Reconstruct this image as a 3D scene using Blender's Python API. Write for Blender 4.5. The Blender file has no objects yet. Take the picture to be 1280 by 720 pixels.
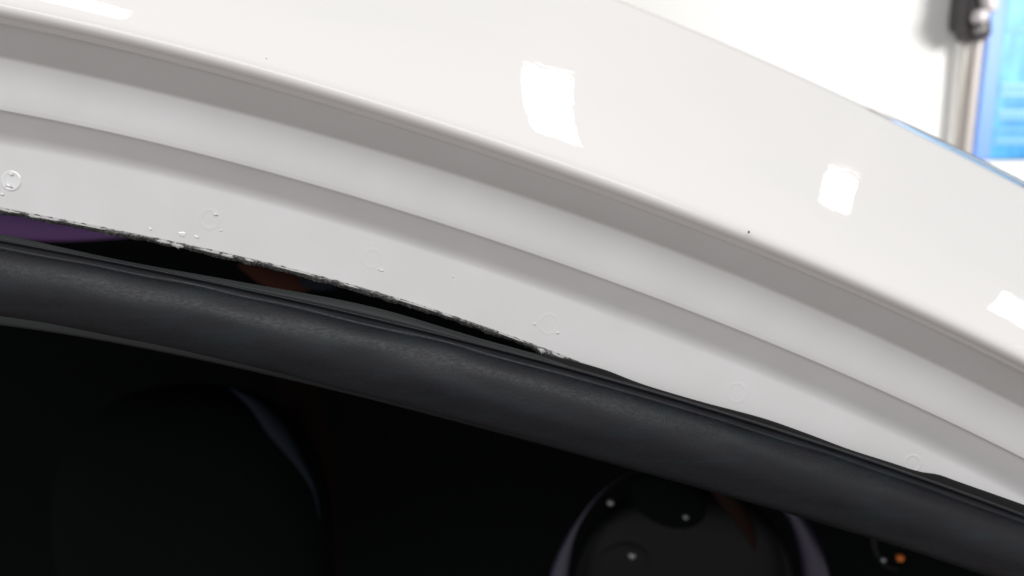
import bpy, bmesh, math, random
import numpy as np
from mathutils import Vector, Matrix, noise
random.seed(7)
S = bpy.context.scene
C = S.collection
R = math.radians

# ---------------------------------------------------------------- camera
cam = bpy.data.objects.new('camera', bpy.data.cameras.new('camera'))
C.objects.link(cam); S.camera = cam
cam.location = (0, 0, 1.45)
cam.rotation_euler = (R(90 - 12), 0, 0)
cam.data.sensor_width = 36; cam.data.lens = 26
cam.data.clip_start = 0.01; cam.data.clip_end = 50
cam.data.dof.use_dof = True
cam.data.dof.focus_distance = 0.297
cam.data.dof.aperture_fstop = 7
CM = Matrix.Translation((0, 0, 1.45)) @ Matrix.Rotation(R(78), 4, 'X')
FPX = 1280 * 26 / 36

# ---------------------------------------------------------------- world and lamps
w = bpy.data.worlds.new('World'); S.world = w; w.use_nodes = True
nt = w.node_tree; bgn = nt.nodes['Background']
tc = nt.nodes.new('ShaderNodeTexCoord'); sx = nt.nodes.new('ShaderNodeSeparateXYZ')
cr = nt.nodes.new('ShaderNodeValToRGB'); mr = nt.nodes.new('ShaderNodeMapRange')
nt.links.new(tc.outputs['Generated'], sx.inputs[0]); nt.links.new(sx.outputs['Z'], mr.inputs['Value'])
mr.inputs['From Min'].default_value = -1; mr.inputs['From Max'].default_value = 1
nt.links.new(mr.outputs[0], cr.inputs[0]); nt.links.new(cr.outputs[0], bgn.inputs['Color'])
cr.color_ramp.elements[0].color = (0.245, 0.212, 0.20, 1); cr.color_ramp.elements[0].position = 0.25
cr.color_ramp.elements[1].color = (0.80, 0.785, 0.77, 1); cr.color_ramp.elements[1].position = 0.76
ce = cr.color_ramp.elements.new(.5); ce.color = (.66, .66, .67, 1)
bgn.inputs['Strength'].default_value = 0.95

def area(name, loc, rot, sx_, sy_, power, col=(1, .985, .95)):
    l = bpy.data.lights.new(name, 'AREA'); l.shape = 'RECTANGLE'; l.size = sx_; l.size_y = sy_
    l.energy = power; l.color = col
    o = bpy.data.objects.new(name, l); C.objects.link(o); o.location = loc; o.rotation_euler = rot
    return o
LAMPS = []
S.view_settings.view_transform = 'Standard'; S.view_settings.look = 'None'
S.view_settings.exposure = 0.0; S.view_settings.gamma = 1

# ---------------------------------------------------------------- helpers
def P(x, y, d):                       # a point of the photograph's pixel grid brought to its own distance
    return CM @ Vector(((x - 640) / FPX * d, (360 - y) / FPX * d, -d))
def link(name, me, mat, parent=None, smooth=True):
    if mat: me.materials.append(mat)
    if smooth:
        for p in me.polygons: p.use_smooth = True
    o = bpy.data.objects.new(name, me); C.objects.link(o)
    if parent: o.parent = parent
    return o
def tag(o, label=None, cat=None, group=None, kind=None):
    for k, v in (('label', label), ('category', cat), ('group', group), ('kind', kind)):
        if v: o[k] = v
    return o
def empty(name, loc=(0, 0, 0)):
    o = bpy.data.objects.new(name, None); C.objects.link(o); o.location = loc
    return o
def grid(rows, closed=False):
    n = len(rows[0]); vs = [v for r in rows for v in r]; fs = []
    m = len(rows)
    for i in range(m if closed else m - 1):
        a, b = i * n, ((i + 1) % m) * n
        for j in range(n - 1): fs.append((a + j, a + j + 1, b + j + 1, b + j))
    me = bpy.data.meshes.new('m'); me.from_pydata([tuple(v) for v in vs], [], fs); me.update()
    return me
def polycurve(pts, deg=3, lo=-60, hi=1340):
    p = np.poly1d(np.polyfit([(a - 640) / 640 for a, b in pts], [b for a, b in pts], deg)); dp = p.deriv()
    def f(x):
        c = min(max(x, lo), hi); u = (c - 640) / 640
        return float(p(u) + dp(u) / 640 * (x - c))
    return f
def pcurve(pts):                      # smooth (monotone slopes) interpolation with straight ends
    n = len(pts); d = [(pts[i+1][1]-pts[i][1])/(pts[i+1][0]-pts[i][0]) for i in range(n-1)]
    m = [d[0]] + [(d[i-1]+d[i])/2 for i in range(1, n-1)] + [d[-1]]
    def f(x):
        if x <= pts[0][0]: return pts[0][1] + m[0]*(x-pts[0][0])
        if x >= pts[-1][0]: return pts[-1][1] + m[-1]*(x-pts[-1][0])
        for i in range(n-1):
            if x <= pts[i+1][0]: break
        h = pts[i+1][0]-pts[i][0]; t = (x-pts[i][0])/h
        return ((2*t**3-3*t**2+1)*pts[i][1] + (t**3-2*t**2+t)*h*m[i] + (-2*t**3+3*t**2)*pts[i+1][1] + (t**3-t**2)*h*m[i+1])
    return f

# ---------------------------------------------------------------- materials
def mat(name, col, rough=.5, **kw):
    m = bpy.data.materials.new(name); m.use_nodes = True
    b = m.node_tree.nodes['Principled BSDF']
    b.inputs['Base Color'].default_value = (*col, 1); b.inputs['Roughness'].default_value = rough
    for k, v in kw.items(): b.inputs[k.replace('_', ' ')].default_value = v
    return m
def bump(m, scale, strength, dist, detail=3, stretch=(1, 1, 1), rot=(0, 0, 0), coat=False):
    t = m.node_tree; b = t.nodes['Principled BSDF']
    co = t.nodes.new('ShaderNodeTexCoord'); mp = t.nodes.new('ShaderNodeMapping'); n = t.nodes.new('ShaderNodeTexNoise')
    mp.inputs['Scale'].default_value = stretch; mp.inputs['Rotation'].default_value = rot
    n.inputs['Scale'].default_value = scale; n.inputs['Detail'].default_value = detail
    bp = t.nodes.new('ShaderNodeBump'); bp.inputs['Strength'].default_value = strength; bp.inputs['Distance'].default_value = dist
    t.links.new(co.outputs['Object'], mp.inputs[0]); t.links.new(mp.outputs[0], n.inputs[0]); t.links.new(n.outputs[0], bp.inputs['Height'])
    if b.inputs['Normal'].links: t.links.new(b.inputs['Normal'].links[0].from_socket, bp.inputs['Normal'])
    t.links.new(bp.outputs[0], b.inputs['Normal'])
    if coat: t.links.new(bp.outputs[0], b.inputs['Coat Normal'])
    return n, mp
def colnoise(m, scale, stops, detail=4, stretch=(1, 1, 1), rot=(0, 0, 0), inp='Base Color', rough=.5):
    t = m.node_tree; b = t.nodes['Principled BSDF']
    co = t.nodes.new('ShaderNodeTexCoord'); mp = t.nodes.new('ShaderNodeMapping'); n = t.nodes.new('ShaderNodeTexNoise')
    mp.inputs['Scale'].default_value = stretch; mp.inputs['Rotation'].default_value = rot
    n.inputs['Scale'].default_value = scale; n.inputs['Detail'].default_value = detail; n.inputs['Roughness'].default_value = rough
    r = t.nodes.new('ShaderNodeValToRGB'); e = r.color_ramp.elements
    while len(e) < len(stops): e.new(.5)
    for k, (p, c) in enumerate(stops): e[k].position = p; e[k].color = (*c, 1) if not isinstance(c, float) else (c, c, c, 1)
    t.links.new(co.outputs['Object'], mp.inputs[0]); t.links.new(mp.outputs[0], n.inputs[0])
    t.links.new(n.outputs[0], r.inputs[0]); t.links.new(r.outputs[0], b.inputs[inp])
    return m

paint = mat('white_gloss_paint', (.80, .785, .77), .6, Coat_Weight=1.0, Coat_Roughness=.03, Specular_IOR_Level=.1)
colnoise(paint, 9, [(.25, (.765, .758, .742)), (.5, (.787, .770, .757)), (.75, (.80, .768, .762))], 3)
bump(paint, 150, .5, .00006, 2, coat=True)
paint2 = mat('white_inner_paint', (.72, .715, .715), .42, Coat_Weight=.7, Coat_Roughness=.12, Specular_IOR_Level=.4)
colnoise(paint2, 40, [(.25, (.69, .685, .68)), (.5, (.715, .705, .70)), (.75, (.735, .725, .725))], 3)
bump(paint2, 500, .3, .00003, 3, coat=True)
weldm = mat('glint_paint', (.80, .80, .80), .15, Coat_Weight=1., Coat_IOR=2.2, Coat_Roughness=.04, Specular_IOR_Level=.5)  # raised base and strong coat stand in for bright glints
rubber = mat('black_rubber', (.03, .032, .034), .46, Specular_IOR_Level=.38)
ALONG = (0, R(-22), 0)
colnoise(rubber, 160, [(.3, (.004, .0055, .007)), (.5, (.0065, .007, .011)), (.72, (.007, .013, .015))], 5, (.22, 1, 1.2), (0, R(22), 0), rough=.6)
colnoise(rubber, 900, [(.35, .36), (.65, .52)], 4, (.5, 1, 1), (0, R(22), 0), inp='Roughness')
bump(rubber, 1700, .8, .00012, 4, (1.3, 1, .6), (0, R(22), 0))
bump(rubber, 60, .3, .0004, 2, (.12, 1, 1), (0, R(22), 0))
rubber2 = mat('matt_rubber', (.007, .007, .008), .6, Specular_IOR_Level=.2)
bump(rubber2, 900, .4, .0001, 3)
lipm = mat('lip_rubber', (.020, .022, .023), .5, Specular_IOR_Level=.28)
bump(lipm, 900, .4, .0001, 3)
seam = mat('rough_sealant', (.1, .1, .1), .6)
colnoise(seam, 1500, [(.34, (.03, .03, .03)), (.48, (.10, .097, .094)), (.58, (.22, .215, .21)), (.70, (.65, .64, .63))], 5, (.55, 1, 1), (0, R(18), 0), rough=.7)
bump(seam, 1400, 1, .0005, 4)
chip = mat('flaked_paint', (.46, .455, .45), .35, Coat_Weight=.6)
bump(chip, 900, .7, .0003, 3)
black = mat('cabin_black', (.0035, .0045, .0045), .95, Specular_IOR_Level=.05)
purple = mat('purple_tone', (.20, .11, .30), .9, Specular_IOR_Level=.1)
wallm = mat('white_wall', (.86, .855, .84), .8)
bump(wallm, 60, .2, .002, 4)

# ---------------------------------------------------------------- traced section lines of the door opening
A = polycurve([(0,28),(156,64),(234,84),(312,103),(400,127),(500,157),(600,191),(700,226),(840,276),(1000,340),(1100,382),(1183,414),(1280,468)], 4)
B = polycurve([(0,70),(156,106),(250,128),(400,166),(583,220),(700,263),(850,315),(1000,378),(1152,444),(1280,510)], 4)
Cc = polycurve([(0,136),(125,164),(250,194),(367,221),(500,260),(593,293),(700,330),(783,360),(860,387),(920,412),(989,440),(1113,490),(1280,574)], 4)
D = polycurve([(0,174),(125,200),(244,224),(300,240),(400,268),(550,311),(676,356),(783,400),(920,449),(1075,514),(1280,619)], 4)
E = polycurve([(0,262),(160,289),(226,306),(310,326),(433,357),(560,397),(677,433),(707,443),(753,466),(850,510),(960,556),(1280,700)], 4)
G = polycurve([(0,299),(117,325),(320,363),(467,397),(600,431),(700,458),(753,472),(845,499),(920,522),(1035,559),(1160,599),(1280,646)], 4)
H = polycurve([(0,398),(156,429),(303,456),(450,495),(600,538),(728,571),(880,611),(1016,650),(1191,708),(1300,745)], 4)
T = polycurve([(0,-262),(400,-135),(800,5),(900,52),(1070,131),(1200,191),(1280,229)], 3)
F = pcurve([(-100,272),(0,292),(156,326),(300,352),(467,384),(600,423),(667,442),(722,461),(771,477),(800,486),(860,504),(960,534),(1300,654)])
K = pcurve([(640,432),(690,443),(707,447),(753,461),(800,479),(845,493),(880,503),(958,524),(1012,543),(1060,561),(1110,577),(1152,590),(1172,593),(1195,601),(1280,631),(1360,660)])
dA, dB, dC, dD, dE = .2700, .2866, .2884, .3002, .3014
XS = [-1500, -1100, -800, -500, -300] + list(range(-200, 1500, 14)) + [1550, 1800, 2100, 2500]

# ---------------------------------------------------------------- the car
car = empty('car', (0, .6, 0))
tag(car, 'white car with its door opening bare where the black seal hangs loose', 'car')
def part(name, me, m, parent=car, **k):
    o = link(name, me, m, None, **k); o.parent = parent
    if parent is car: o.matrix_parent_inverse = Matrix.Translation((0, -.6, 0))
    return o
def roundsec(ctrl):
    """ctrl: (y, depth, radius_before, radius_after) -> rounded polyline in the (pixel row, depth) section"""
    out = []
    def app(y, d):                       # straight runs get points of their own, so that they shade flat
        if out:
            y0, d0 = out[-1]
            for t in (.04, .12, .3, .5, .7, .88, .96): out.append((y0 + (y - y0) * t, d0 + (d - d0) * t))
        out.append((y, d))
    for i, (y, d, ra, rb) in enumerate(ctrl):
        if i == 0 or i == len(ctrl) - 1: app(y, d); continue
        (y0, d0), (y1, d1) = ctrl[i-1][:2], ctrl[i+1][:2]
        a = (y + (y0 - y) * ra, d + (d0 - d) * ra); b = (y + (y1 - y) * rb, d + (d1 - d) * rb)
        n = 9
        for k in range(n + 1):
            t = k / n
            q = ((1-t)**2*a[0] + 2*t*(1-t)*y + t*t*b[0], (1-t)**2*a[1] + 2*t*(1-t)*d + t*t*b[1])
            if k: out.append(q)
            else: app(*q)
    return out
def roof_depth(u):                    # u = 0 at the rolled edge, 1 at the crest
    return .2668 + .092 * u + .125 * u ** 2
def section(x):
    a, t = A(x), T(x)
    sec = []
    n = 34
    e = a - 39                          # where the skin starts to roll under
    for k in range(n + 1):
        u = 1 - k / n
        sec.append((e + (t - e) * u, roof_depth(u)))
    return sec
# outer skin
rows = []
xs = XS
sec_len = None
cols = []; edge_d = []
for x in xs:
    sec = section(x)
    a = A(x)
    # slope at the bottom of the skin, then roll under into the crease at A
    (y0, d0), (y1, d1) = sec[-2], sec[-1]
    g = (d1 - d0) / (y1 - y0)
    roll = []
    n = 14
    for k in range(1, n + 1):
        t = k / n
        yy = y1 + (a - y1) * t
        dd = d1 + g * (a - y1) * t * (1 - t * .5) + .0100 * t ** 2.5
        roll.append((yy, dd))
    pts = [P(x, y, d) for y, d in sec + roll]
    crest = pts[0]
    back = [crest + Vector((0, .9, -.26)), crest + Vector((0, .3, -.055)), crest + Vector((0, .10, -.012)), crest + Vector((0, .03, -.0014)), crest + Vector((0, .010, .0002))]
    cols.append(back + pts)
    edge_d.append(roll[-1][1])
roof_me = grid(cols)
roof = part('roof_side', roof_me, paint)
# inner stepped frame
cols = []
for x, dAe in zip(xs, edge_d):
    a, b, c, d, e = A(x), B(x), Cc(x), D(x), E(x)
    e = max(e, K(x) + 26) if x > 740 else e
    sec = roundsec([(a - .3, dAe, 0, 0), (a + 2.5, dAe + .0009, .5, .10), (b, dB, .07, .07), (c - 13, dC - .0001, .25, .6), (c, dC + .0009, .5, .2), (c+2, dC + .002, .5, .1), (d, dD, .28, .09), (e, dE, 0, 0)])
    pts = [P(x, y, dd) for y, dd in sec]
    last = pts[-1]
    pts += [last + Vector((0, .0006, -.0002)), last + Vector((0, .0012, .0003)), last + Vector((0, .0014, .004)), last + Vector((0, .004, .02))]
    cols.append(pts)
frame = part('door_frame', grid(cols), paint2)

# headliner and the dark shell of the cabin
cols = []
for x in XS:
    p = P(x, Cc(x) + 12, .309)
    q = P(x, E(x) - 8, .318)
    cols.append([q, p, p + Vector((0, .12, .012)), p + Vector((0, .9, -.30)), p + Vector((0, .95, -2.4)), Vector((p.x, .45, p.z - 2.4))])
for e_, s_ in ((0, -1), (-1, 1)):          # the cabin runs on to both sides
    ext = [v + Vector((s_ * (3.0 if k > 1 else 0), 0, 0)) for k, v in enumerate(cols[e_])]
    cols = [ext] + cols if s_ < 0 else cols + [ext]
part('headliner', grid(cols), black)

# spot welds pressed along the flange
def flange_d(x, y):
    t = (y - D(x)) / (E(x) - D(x)); return dD + (dE - dD) * t
def weld(x, y, rpx, h, name='spot_weld', m=weldm, squash=1.0, bumpy=0, seed=0):
    d = flange_d(x, y)
    o = P(x, y, d); nrm = (P(x + 6, y, flange_d(x+6, y)) - o).cross(P(x, y + 6, flange_d(x, y+6)) - o).normalized()
    if nrm.y > 0: nrm = -nrm
    u = (P(x + 6, y + 2, flange_d(x+6, y+2)) - o); u = (u - nrm * u.dot(nrm)).normalized(); v = nrm.cross(u)
    r = rpx / FPX * d
    name_full = x < 30
    prof = [(1.0, -.12), (.96, .45), (.90, .85), (.82, 1.0), (.74, .85), (.64, .5), (.45, .34), (.2, .3), (.001, .3)][:9 if name_full else 6] + ([] if name_full else [(.60, -.3)]) if not bumpy else [(1, -.2), (.9, .35), (.7, .8), (.4, .95), (.001, 1)]
    rr = []
    for q, z in prof:
        ring = []
        for k in range(37):
            a = k / 36 * math.tau
            w_ = 1 + bumpy * noise.noise(Vector((math.cos(a) * 1.3 + seed, math.sin(a) * 1.3, seed))) 
            ring.append(o + u * math.cos(a) * r * q * w_ + v * math.sin(a) * r * q * squash * w_ + nrm * (h * z))
        rr.append(ring)
    part(name, grid(rr), m)
for x, y, r_, h in [(14, 226, 13.5, .00035), (262, 274, 14.5, .00006), (465, 323, 14, .00004), (686, 405, 15, .00005), (921, 491, 14.5, .00006), (1141, 579, 12, .00009)]:
    weld(x, y, r_, h, m=weldm if x < 30 else paint2)
# paint runs and small blobs by the bare edge, tiny ones placed as glints
for i, (x, y, r_, h) in enumerate([(228, 293, 6, .0003), (246, 296, 4, .0003), (188, 286, 3.5, .0003), (270, 268, 3, .0009), (12, 232, 5, .0012), (15, 218, 4, .001),
                                   (477, 338, 2.2, .0006), (473, 337, 1.6, .0005), (668, 405, 2.2, .0006), (697, 416, 2.4, .0006), (566, 346, 1.2, .0004), (3, 243, 3, .0006), (276, 288, 2, .0005)]):
    weld(x, y, r_, h, 'paint_glint_bead', weldm, .5, .6, i * 3.1)

# torn sealant along the bare metal edge
cols = []
x = -420
while x < 742:
    e = E(x) if x > -60 else E(-60) + (x + 60) * .19
    n1 = noise.noise(Vector((x * .06, 1.3, 0))); n2 = noise.noise(Vector((x * .35, 4.3, 0))); n3 = noise.noise(Vector((x * .9, 9, 0)))
    wdt = 5.8 + 2.2 * n1 + 1.2 * n2 + .8 * n3
    if x > 660: wdt += 5 * math.exp(-((x - 686) / 9) ** 2)
    if x > 700: wdt *= max(.05, (742 - x) / 42)
    top = -1.6 + 1.8 * noise.noise(Vector((x * .12, 7, 0))) + .9 * n3
    row = []
    for k in range(9):
        t = k / 8
        yy = e + top + (wdt - top) * t
        bulge = -.0011 * math.sin(math.pi * min(1, t * 1.15)) ** .7 + .0022 * t
        bulge += .0005 * noise.noise(Vector((x * .3, k * 1.7, 2)))
        row.append(P(x, yy, dE - .0001 + bulge))
    row.append(P(x, e - 4, dE + .004))
    cols.append(row); x += 1.6
part('sealant_bead', grid(cols), seam)
# flakes of paint left hanging over the sealant
random.seed(3)
fl = [(6, 1.5, 44, 2.2), (44, 3, 20, 3), (60, 2, 30, 2.6), (110, 1, 60, 1.6), (205, 3, 20, 3.4), (222, 5, 17, 4.6), (262, 2, 30, 2.6), (284, 4, 18, 2.8), (312, 2, 14, 2.2), (370, .8, 60, 1.2), (440, 1.4, 22, 1.6), (520, .8, 60, 1.1), (560, 1.6, 16, 1.8), (640, .8, 40, 1.2), (677, 3, 12, 6), (698, 2.5, 18, 3.2)]
for (x0, dy, L, hgt) in fl:
    up, dn = [], []
    n = 14
    mid = []
    for k in range(n + 1):
        t = k / n; x = x0 - L / 2 + L * t
        env = math.sin(math.pi * t) ** .6
        jag = .5 + .9 * abs(noise.noise(Vector((x * .45, x0, 0))))
        ec = E(x) if x < 720 else K(x) - 2
        up.append(P(x, ec - 1.2 - .6 * env, dE - .0001)); mid.append(P(x, ec + dy * .4 + hgt * .4 * env * jag, dE - .0013 * env))
        dn.append(P(x, ec + dy * .4 + hgt * env * jag, dE - .0009 * env + .0003))
    part('paint_flake', grid([up, mid, dn]), chip)

# glass and trim along the crest of the roof on the right
glass = mat('blue_reflection_glass', (.55, .68, .82), .08, Coat_Weight=1, Specular_IOR_Level=.9, Metallic=.35)  # bluish reflection is put into the base colour
trimdark = mat('dark_trim', (.06, .065, .08), .35)
def crest_strip(name, x0, x1, off0, off1, w0, w1, m, raise_=.0):
    rows = []
    n = 60
    for k in range(n + 1):
        t = k / n; x = x0 + (x1 - x0) * t
        off = off0 + (off1 - off0) * t
        wd = (w0 + (w1 - w0) * t)
        if t < .12: wd *= (t / .12) ** .7 + .02
        row = []
        d = .481
        for j in range(13):
            a = j / 12 * math.tau
            row.append(P(x, T(x) + off + math.sin(a) * wd / 2, d + math.cos(a) * wd / 2 / FPX * d * 1.3))
        rows.append(row)
    return part(name, grid(rows), m)
crest_strip('windscreen_edge', 1100, 1900, -1.0, -2.5, 3, 14, glass)
crest_strip('rubber_trim', 1070, 1900, -2.2, -10.0, 1.6, 2.6, trimdark)
crest_strip('windscreen_seam', 1098, 1900, 2.0, 4.6, 1.0, 1.7, mat('grey_seam', (.3, .31, .36), .4))

# things inside the dark cabin
def tube(name, pts, m, parent=car, seg=10, sub=8):
    """pts: (x, y, depth, radius px, flatten)"""
    sm = []
    for i in range(len(pts) - 1):
        p0, p1, p2, p3 = pts[max(i-1, 0)], pts[i], pts[i+1], pts[min(i+2, len(pts)-1)]
        for k in range(sub):
            t = k / sub
            sm.append([.5 * (2*p1[j] + (p2[j]-p0[j])*t + (2*p0[j]-5*p1[j]+4*p2[j]-p3[j])*t*t + (3*p1[j]-p0[j]-3*p2[j]+p3[j])*t**3) for j in range(4)])
    sm.append(list(pts[-1][:4]))
    W = [P(a, b, d) for a, b, d, r in sm]
    rows = []
    for i, (a, b, d, r) in enumerate(sm):
        tan = (W[min(i+1, len(W)-1)] - W[max(i-1, 0)]).normalized()
        u = tan.cross(Vector((0, 1, 0))).normalized(); v = tan.cross(u).normalized()
        rr = max(r, .05) / FPX * d
        rows.append([W[i] + (u * math.cos(q * math.tau / seg) + v * math.sin(q * math.tau / seg)) * rr for q in range(seg + 1)])
    return part(name, grid(rows), m, parent)
def blob(name, x, y, d, rx, ry, rz, m, rot=0, parent=car, p=2.0):
    bm = bmesh.new(); bmesh.ops.create_uvsphere(bm, u_segments=32, v_segments=20, radius=1)
    s = d / FPX
    for v in bm.verts:
        c = v.co
        L = (abs(c.x)**p + abs(c.y)**p + abs(c.z)**p) ** (1/p)
        c /= L
        X, Z, Y = c.x * rx * s, c.z * ry * s, c.y * rz * s
        cs, sn = math.cos(rot), math.sin(rot)
        v.co = P(x, y, d) + Vector((X*cs - Z*sn, Y, X*sn + Z*cs))
    me = bpy.data.meshes.new('m'); bm.to_mesh(me); bm.free()
    return part(name, me, m, parent)
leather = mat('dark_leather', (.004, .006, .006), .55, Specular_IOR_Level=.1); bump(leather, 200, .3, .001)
slate = mat('blue_highlight_and_patch', (.009, .013, .021), .8, Specular_IOR_Level=.15)  # colours the headrest highlight and the small blue patch
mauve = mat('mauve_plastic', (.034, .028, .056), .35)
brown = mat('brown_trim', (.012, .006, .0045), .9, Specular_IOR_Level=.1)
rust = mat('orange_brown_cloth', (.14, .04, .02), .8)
grey = mat('grey_plastic', (.005, .006, .0075), .5, Specular_IOR_Level=.2)
knobg = mat('bare_metal', (.35, .36, .38), .3, Metallic=.8)
orange = mat('orange_plastic', (.8, .2, .03), .5)
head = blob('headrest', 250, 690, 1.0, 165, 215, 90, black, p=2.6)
tube('highlight_band', [(286,484,.80,.5),(318,505,.80,7),(346,538,.80,11),(372,575,.80,6),(392,612,.80,2),(400,650,.80,.5)], slate, head)  # light arc on the headrest, modelled as a bluish band
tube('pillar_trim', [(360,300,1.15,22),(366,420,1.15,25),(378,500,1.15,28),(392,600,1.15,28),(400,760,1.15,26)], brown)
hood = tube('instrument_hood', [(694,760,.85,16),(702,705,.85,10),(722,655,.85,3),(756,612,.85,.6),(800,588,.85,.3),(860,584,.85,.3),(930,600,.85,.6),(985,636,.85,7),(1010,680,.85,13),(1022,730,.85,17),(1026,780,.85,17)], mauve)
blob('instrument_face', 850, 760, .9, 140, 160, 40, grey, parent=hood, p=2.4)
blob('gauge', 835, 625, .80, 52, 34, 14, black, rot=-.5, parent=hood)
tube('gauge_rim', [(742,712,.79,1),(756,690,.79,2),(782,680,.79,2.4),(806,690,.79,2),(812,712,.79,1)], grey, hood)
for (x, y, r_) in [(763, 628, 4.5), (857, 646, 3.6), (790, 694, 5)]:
    blob('glint_blob', x, y, .77, r_, r_, r_, knobg, parent=hood)  # small pale blobs stand in for glints on the hood
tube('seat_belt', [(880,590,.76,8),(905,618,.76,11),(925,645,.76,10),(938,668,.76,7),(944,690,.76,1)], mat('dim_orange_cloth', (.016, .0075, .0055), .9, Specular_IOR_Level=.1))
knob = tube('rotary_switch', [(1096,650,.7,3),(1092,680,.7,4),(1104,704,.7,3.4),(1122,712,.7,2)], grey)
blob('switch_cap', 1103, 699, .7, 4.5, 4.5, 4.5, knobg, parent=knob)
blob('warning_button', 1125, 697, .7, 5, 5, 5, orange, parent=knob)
tube('purple_strip', [(-400,222,.8,30),(-100,268,.8,30),(0,272,.8,28),(80,282,.8,20),(150,288,.8,10),(212,293,.8,1)], purple)  # purple strip tapering along the gap
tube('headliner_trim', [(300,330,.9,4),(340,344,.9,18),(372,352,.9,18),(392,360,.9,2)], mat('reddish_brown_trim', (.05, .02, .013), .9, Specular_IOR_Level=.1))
blob('blue_patch', 400, 352, .8, 26, 12, 8, slate)  # small bluish patch in the gap
for x, y, r_ in [(936, 290, 1.5), (333, 73, .6)]:
    v = P(x, y, roof_depth((y - A(x) + 39) / (T(x) - A(x) + 39)) - .0002)
    blob('dirt_speck', x, y, (CM.inverted() @ v).z * -1, r_, r_, r_, trimdark)
for x, y, r_ in [(485, 287, .9), (650, 338, .9)]:
    blob('dirt_speck', x, y, flange_d(x, max(y, D(x))) - .0005, r_, r_ * .7, r_, trimdark)

# ---------------------------------------------------------------- the loose rubber seal
seal = empty('door_seal', P(640, 500, .29))
tag(seal, 'long black rubber door seal peeling away below the white flange', 'rubber seal')
def spart(name, me, m):
    o = link(name, me, m); o.parent = seal; o.matrix_parent_inverse = Matrix.Translation(-seal.location)
    return o
SX = [-1500, -1000, -600, -300] + list(range(-200, 1500, 8)) + [1600, 2000, 2500]
cols = []
for x in SX:
    g, h = G(x), H(x)
    sec = []
    # ridge, small groove, then the hollow bulb; wraps round behind
    sec += [(g - 1.5, .2940), (g - 1.2, .2922), (g, .2916), (g + 1.2, .2919), (g + 2.4, .2926), (g + 5, .2931), (g + 8, .2930)]
    n = 30; hh = h - g
    for k in range(n + 1):
        a = -math.pi * .33 + k / n * math.pi * .91
        yy = g + 9 + (hh - 9) * (math.sin(a) - math.sin(-math.pi * .33)) / (1 - math.sin(-math.pi * .33))
        dd = .2930 - .0118 * (math.cos(a) - math.cos(math.pi*.33)) 
        yy += .5 * noise.noise(Vector((x * .012, k * .1, 0)))
        sec.append((yy, dd + .0005 * noise.noise(Vector((x * .010, k * .16, 5)))))
    yl, dl = sec[-1]
    sec += [(yl - 6, dl + .006), (g + 30, dl + .010), (g + 4, .300), (g - 1.6, .2945)]
    cols.append([P(x, y, d) for y, d in sec])
spart('bulb', grid(cols), rubber)
cols = []
for x in SX:                                   # thin upper lip
    f, g = min(F(x), G(x) - 3.0), G(x)
    cols.append([P(x, g + 3, .2962), P(x, g - .8, .2938), P(x, (f+g)/2, .2946), P(x, f + 1.2, .2956), P(x, f, .2960), P(x, f + .6, .2968), P(x, g + 4, .2985)])
spart('upper_lip', grid(cols), lipm)
cols = []
for x in [v for v in SX if v > 640] :          # channel that still grips the flange
    k_, g = K(x), G(x)
    if x < 760: k_ = max(k_, K(x) + (760 - x) * .03)
    cols.append([P(x, g + 6, .2958), P(x, (k_+g)/2 + 1, .2972), P(x, k_ + 1.2, .2988), P(x, k_, .2996), P(x, k_ + .3, .3004), P(x, g + 12, .312)])
spart('grip_channel', grid(cols), rubber2)
cols = []
for x in SX:                                   # lower lip, fading behind the bulb to the right
    t = min(1, max(0, (900 - x) / 900)); h = H(x)
    o_ = -8 + 16 * t
    cols.append([P(x, h - 9, .2945), P(x, h + o_ * .5, .2948), P(x, h + o_ - 1.5, .2952), P(x, h + o_, .2962), P(x, h + o_ - .5, .2975), P(x, h - 6, .2985)])
spart('lower_lip', grid(cols), lipm)

# ---------------------------------------------------------------- the wall and what hangs on it
wy = 3.0
me = bpy.data.meshes.new('m')
me.from_pydata([(-5, wy, -.5), (5, wy, -.5), (5, wy, 2.04), (-5, wy, 2.04), (-5, wy+.1, -.5), (5, wy+.1, -.5), (5, wy+.1, 2.04), (-5, wy+.1, 2.04)], [], [(0,1,2,3), (5,4,7,6), (3,2,6,7), (0,4,5,1), (0,3,7,4), (1,5,6,2)])
tag(link('wall', me, wallm, smooth=False), kind='structure')
def onwall(x, y, off):                       # point above a pixel on a plane parallel to the wall
    r = (P(x, y, 1) - cam.location); t = (wy - off) / r.y
    return cam.location + r * t
def slab(name, c4, off0, off1, m, parent, bev=.002):
    f = [onwall(x, y, off1) for x, y in c4]
    bk = [Vector((v.x, wy - off0, v.z)) for v in f]
    bm = bmesh.new(); vs = [bm.verts.new(v) for v in f + bk]
    bm.faces.new(vs[:4]); bm.faces.new(vs[7:3:-1])
    for i in range(4): bm.faces.new((vs[i], vs[i+4], vs[(i+1) % 4 + 4], vs[(i+1) % 4]))
    bmesh.ops.recalc_face_normals(bm, faces=bm.faces)
    if bev: bmesh.ops.bevel(bm, geom=bm.edges[:], offset=bev, segments=2, affect='EDGES')
    me = bpy.data.meshes.new('m'); bm.to_mesh(me); bm.free()
    o = link(name, me, m, smooth=False); o.parent = parent; o.matrix_parent_inverse = Matrix.Translation(-parent.location)
    return o
frameb = mat('periwinkle_plastic', (.15, .31, .76), .45)
cyan = mat('cyan_print', (.02, .33, .75), .4)
colnoise(cyan, 14, [(.35, (.006, .20, .50)), (.5, (.02, .28, .62)), (.68, (.08, .42, .76))], 3, (1.6, 1, .5), (0, R(25), 0))
pale = mat('pale_blue_print', (.14, .38, .66), .5)
pale2 = mat('paler_blue_print', (.26, .50, .74), .5)
board = empty('poster_frame', onwall(1290, 100, .03))
tag(board, 'bright blue framed poster with pale horizontal bands on the white wall', 'poster')
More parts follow.
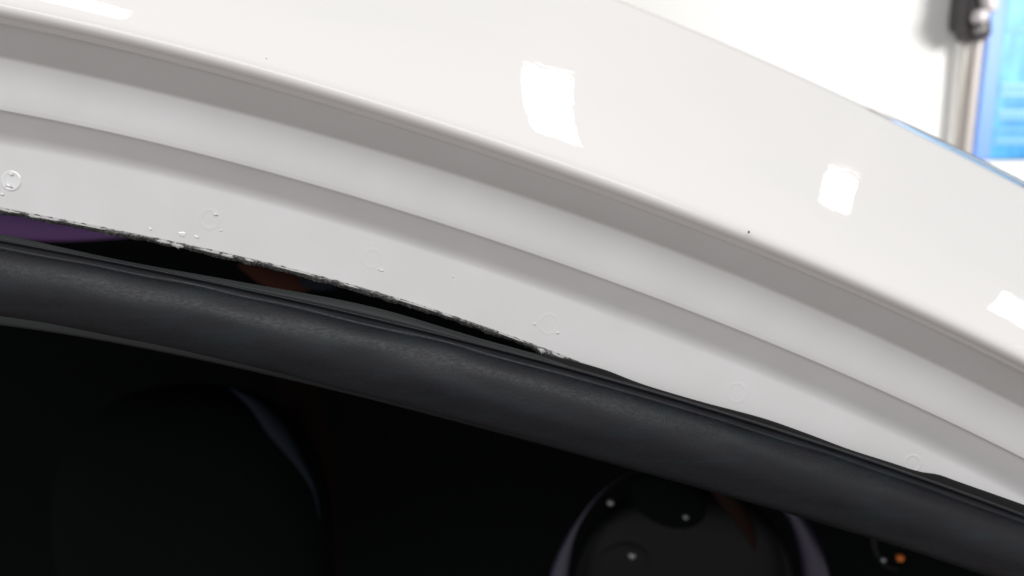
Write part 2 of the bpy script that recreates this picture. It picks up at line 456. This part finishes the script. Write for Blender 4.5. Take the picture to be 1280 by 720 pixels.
# edge of the frame leans as in the picture
def L(y, x0, x190): return x0 + (x190 - x0) * y / 190
slab('print', [(L(-60,1258,1238), -60), (1500, -60), (1500, 199), (L(199,1258,1238), 199)], .004, .020, cyan, board)
slab('frame_edge', [(L(-62,1240,1218), -62), (L(-62,1259,1239), -62), (L(200,1259,1239), 200), (L(200,1240,1218), 200)], .002, .034, frameb, board, .004)
for (y0, y1, m_) in [(104, 107, pale2), (107, 117, pale), (117, 120, pale2), (137, 140, pale2), (140, 150, pale), (160, 164, pale), (170, 181, pale), (36, 39, pale)]:
    slab('printed_band', [(L(y0,1262,1241)+1, y0), (1498, y0), (1498, y1), (L(y1,1262,1241)+1, y1)], .0195, .0225, m_, board, 0)
# twin pole with its clamp
pole = empty('wall_pole', onwall(1212, 100, .08))
tag(pole, 'pair of thin beige metal poles under a black clamp, left of the blue poster', 'pole')
beige = mat('beige_metal', (.50, .455, .43), .4); beige2 = mat('light_beige_metal', (.62, .59, .54), .4)
def rod(name, xa, ya, xb, yb, off, rpx, m):
    a, b = onwall(xa, ya, off), onwall(xb, yb, off)
    r = rpx / FPX * (wy - off); ax = (b - a).normalized(); u = ax.cross(Vector((0, 1, 0))).normalized(); v = ax.cross(u)
    rows = [[a + (b - a) * t + (u * math.cos(k / 20 * math.tau) + v * math.sin(k / 20 * math.tau)) * r for k in range(21)] for t in (0, .5, 1)]
    o = link(name, grid(rows), m); o.parent = pole; o.matrix_parent_inverse = Matrix.Translation(-pole.location)
rod('tube', 1216.5, -60, 1176, 420, .05, 5, beige2)
rod('tube', 1234, -60, 1182, 420, .075, 6.4, beige)
darkp = mat('black_plastic', (.03, .024, .028), .4); bump(darkp, 40, .5, .01)
greyp = mat('pale_grey_plastic', (.5, .47, .48), .4)
def wblob(name, x, y, off, rx, ry, rz, m, rot=0, p=3.0):
    bm = bmesh.new(); bmesh.ops.create_uvsphere(bm, u_segments=24, v_segments=16, radius=1)
    c0 = onwall(x, y, off); s = c0.y / FPX
    for v in bm.verts:
        c = v.co; Ln = (abs(c.x)**p + abs(c.y)**p + abs(c.z)**p) ** (1/p); c /= Ln
        X, Z, Y = c.x*rx*s, c.z*ry*s, c.y*rz*s
        v.co = c0 + Vector((X*math.cos(rot) - Z*math.sin(rot), Y, X*math.sin(rot) + Z*math.cos(rot)))
    me = bpy.data.meshes.new('m'); bm.to_mesh(me); bm.free()
    o = link(name, me, m); o.parent = pole; o.matrix_parent_inverse = Matrix.Translation(-pole.location)
wblob('clamp', 1212, -6, .10, 11.5, 42, 22, darkp, p=7)
wblob('clamp_jaw', 1216, 38, .10, 15, 13, 18, darkp, .15, p=4)
wblob('clamp_handle', 1226, -12, .12, 9, 26, 10, darkp, -.2, p=4)
wblob('clamp_screw', 1225, 21, .19, 8, 8, 8, greyp)
wblob('clamp_screw', 1236, 2, .19, 8, 14, 8, greyp, .3)
wblob('clamp_nut', 1229, 42, .12, 4, 9, 6, mat('pinkish_plastic', (.55, .42, .42), .5), .2)

# ---------------------------------------------------------------- lamp panels of the workshop ceiling, plus added fill lamps
def ceiling_lamp(x, y, sx_, sy_, rot, power, z=2.75):
    area('ceiling_lamp', (x, y, z), (0, 0, rot), sx_, sy_, power)
area('front_fill', (-.3, -1.25, 2.95), (R(40), 0, 0), 2.4, 1.0, 24, (.97, .985, 1))  # added unseen lamp, lifts the seal highlight and the flange
def panel_lamp(hit, r, u, dist, sx_, sy_, power):   # a lamp panel facing back along the direction it is mirrored in
    r = Vector(r).normalized(); u = Vector(u); u = (u - r * u.dot(r)).normalized(); v = r.cross(u)
    o = area('lamp_panel', (0, 0, 0), (0, 0, 0), sx_, sy_, power)
    M = Matrix((u, v, r)).transposed().to_4x4(); M.translation = Vector(hit) + r * dist
    o.matrix_world = M
panel_lamp((.02, .31, 1.53), (.258, .71, .655), (.075, .005, -.035), 2.05, .165, .54, 2.2)
panel_lamp((.14, .34, 1.46), (.588, .722, .377), (.04, -.01, -.03), 2.9, .12, .18, .8)
panel_lamp((.18, .30, 1.38), (.795, .56, .262), (-.02, .06, -.07), 3.6, .36, .36, 4)
ceiling_lamp(-.95, .93, .75, .16, R(0), 3)
area('wall_wash', (2.9, .85, 2.2), (R(84), 0, R(18)), 1.0, .9, 88)  # added lamp out of view, brightens the back wall to white
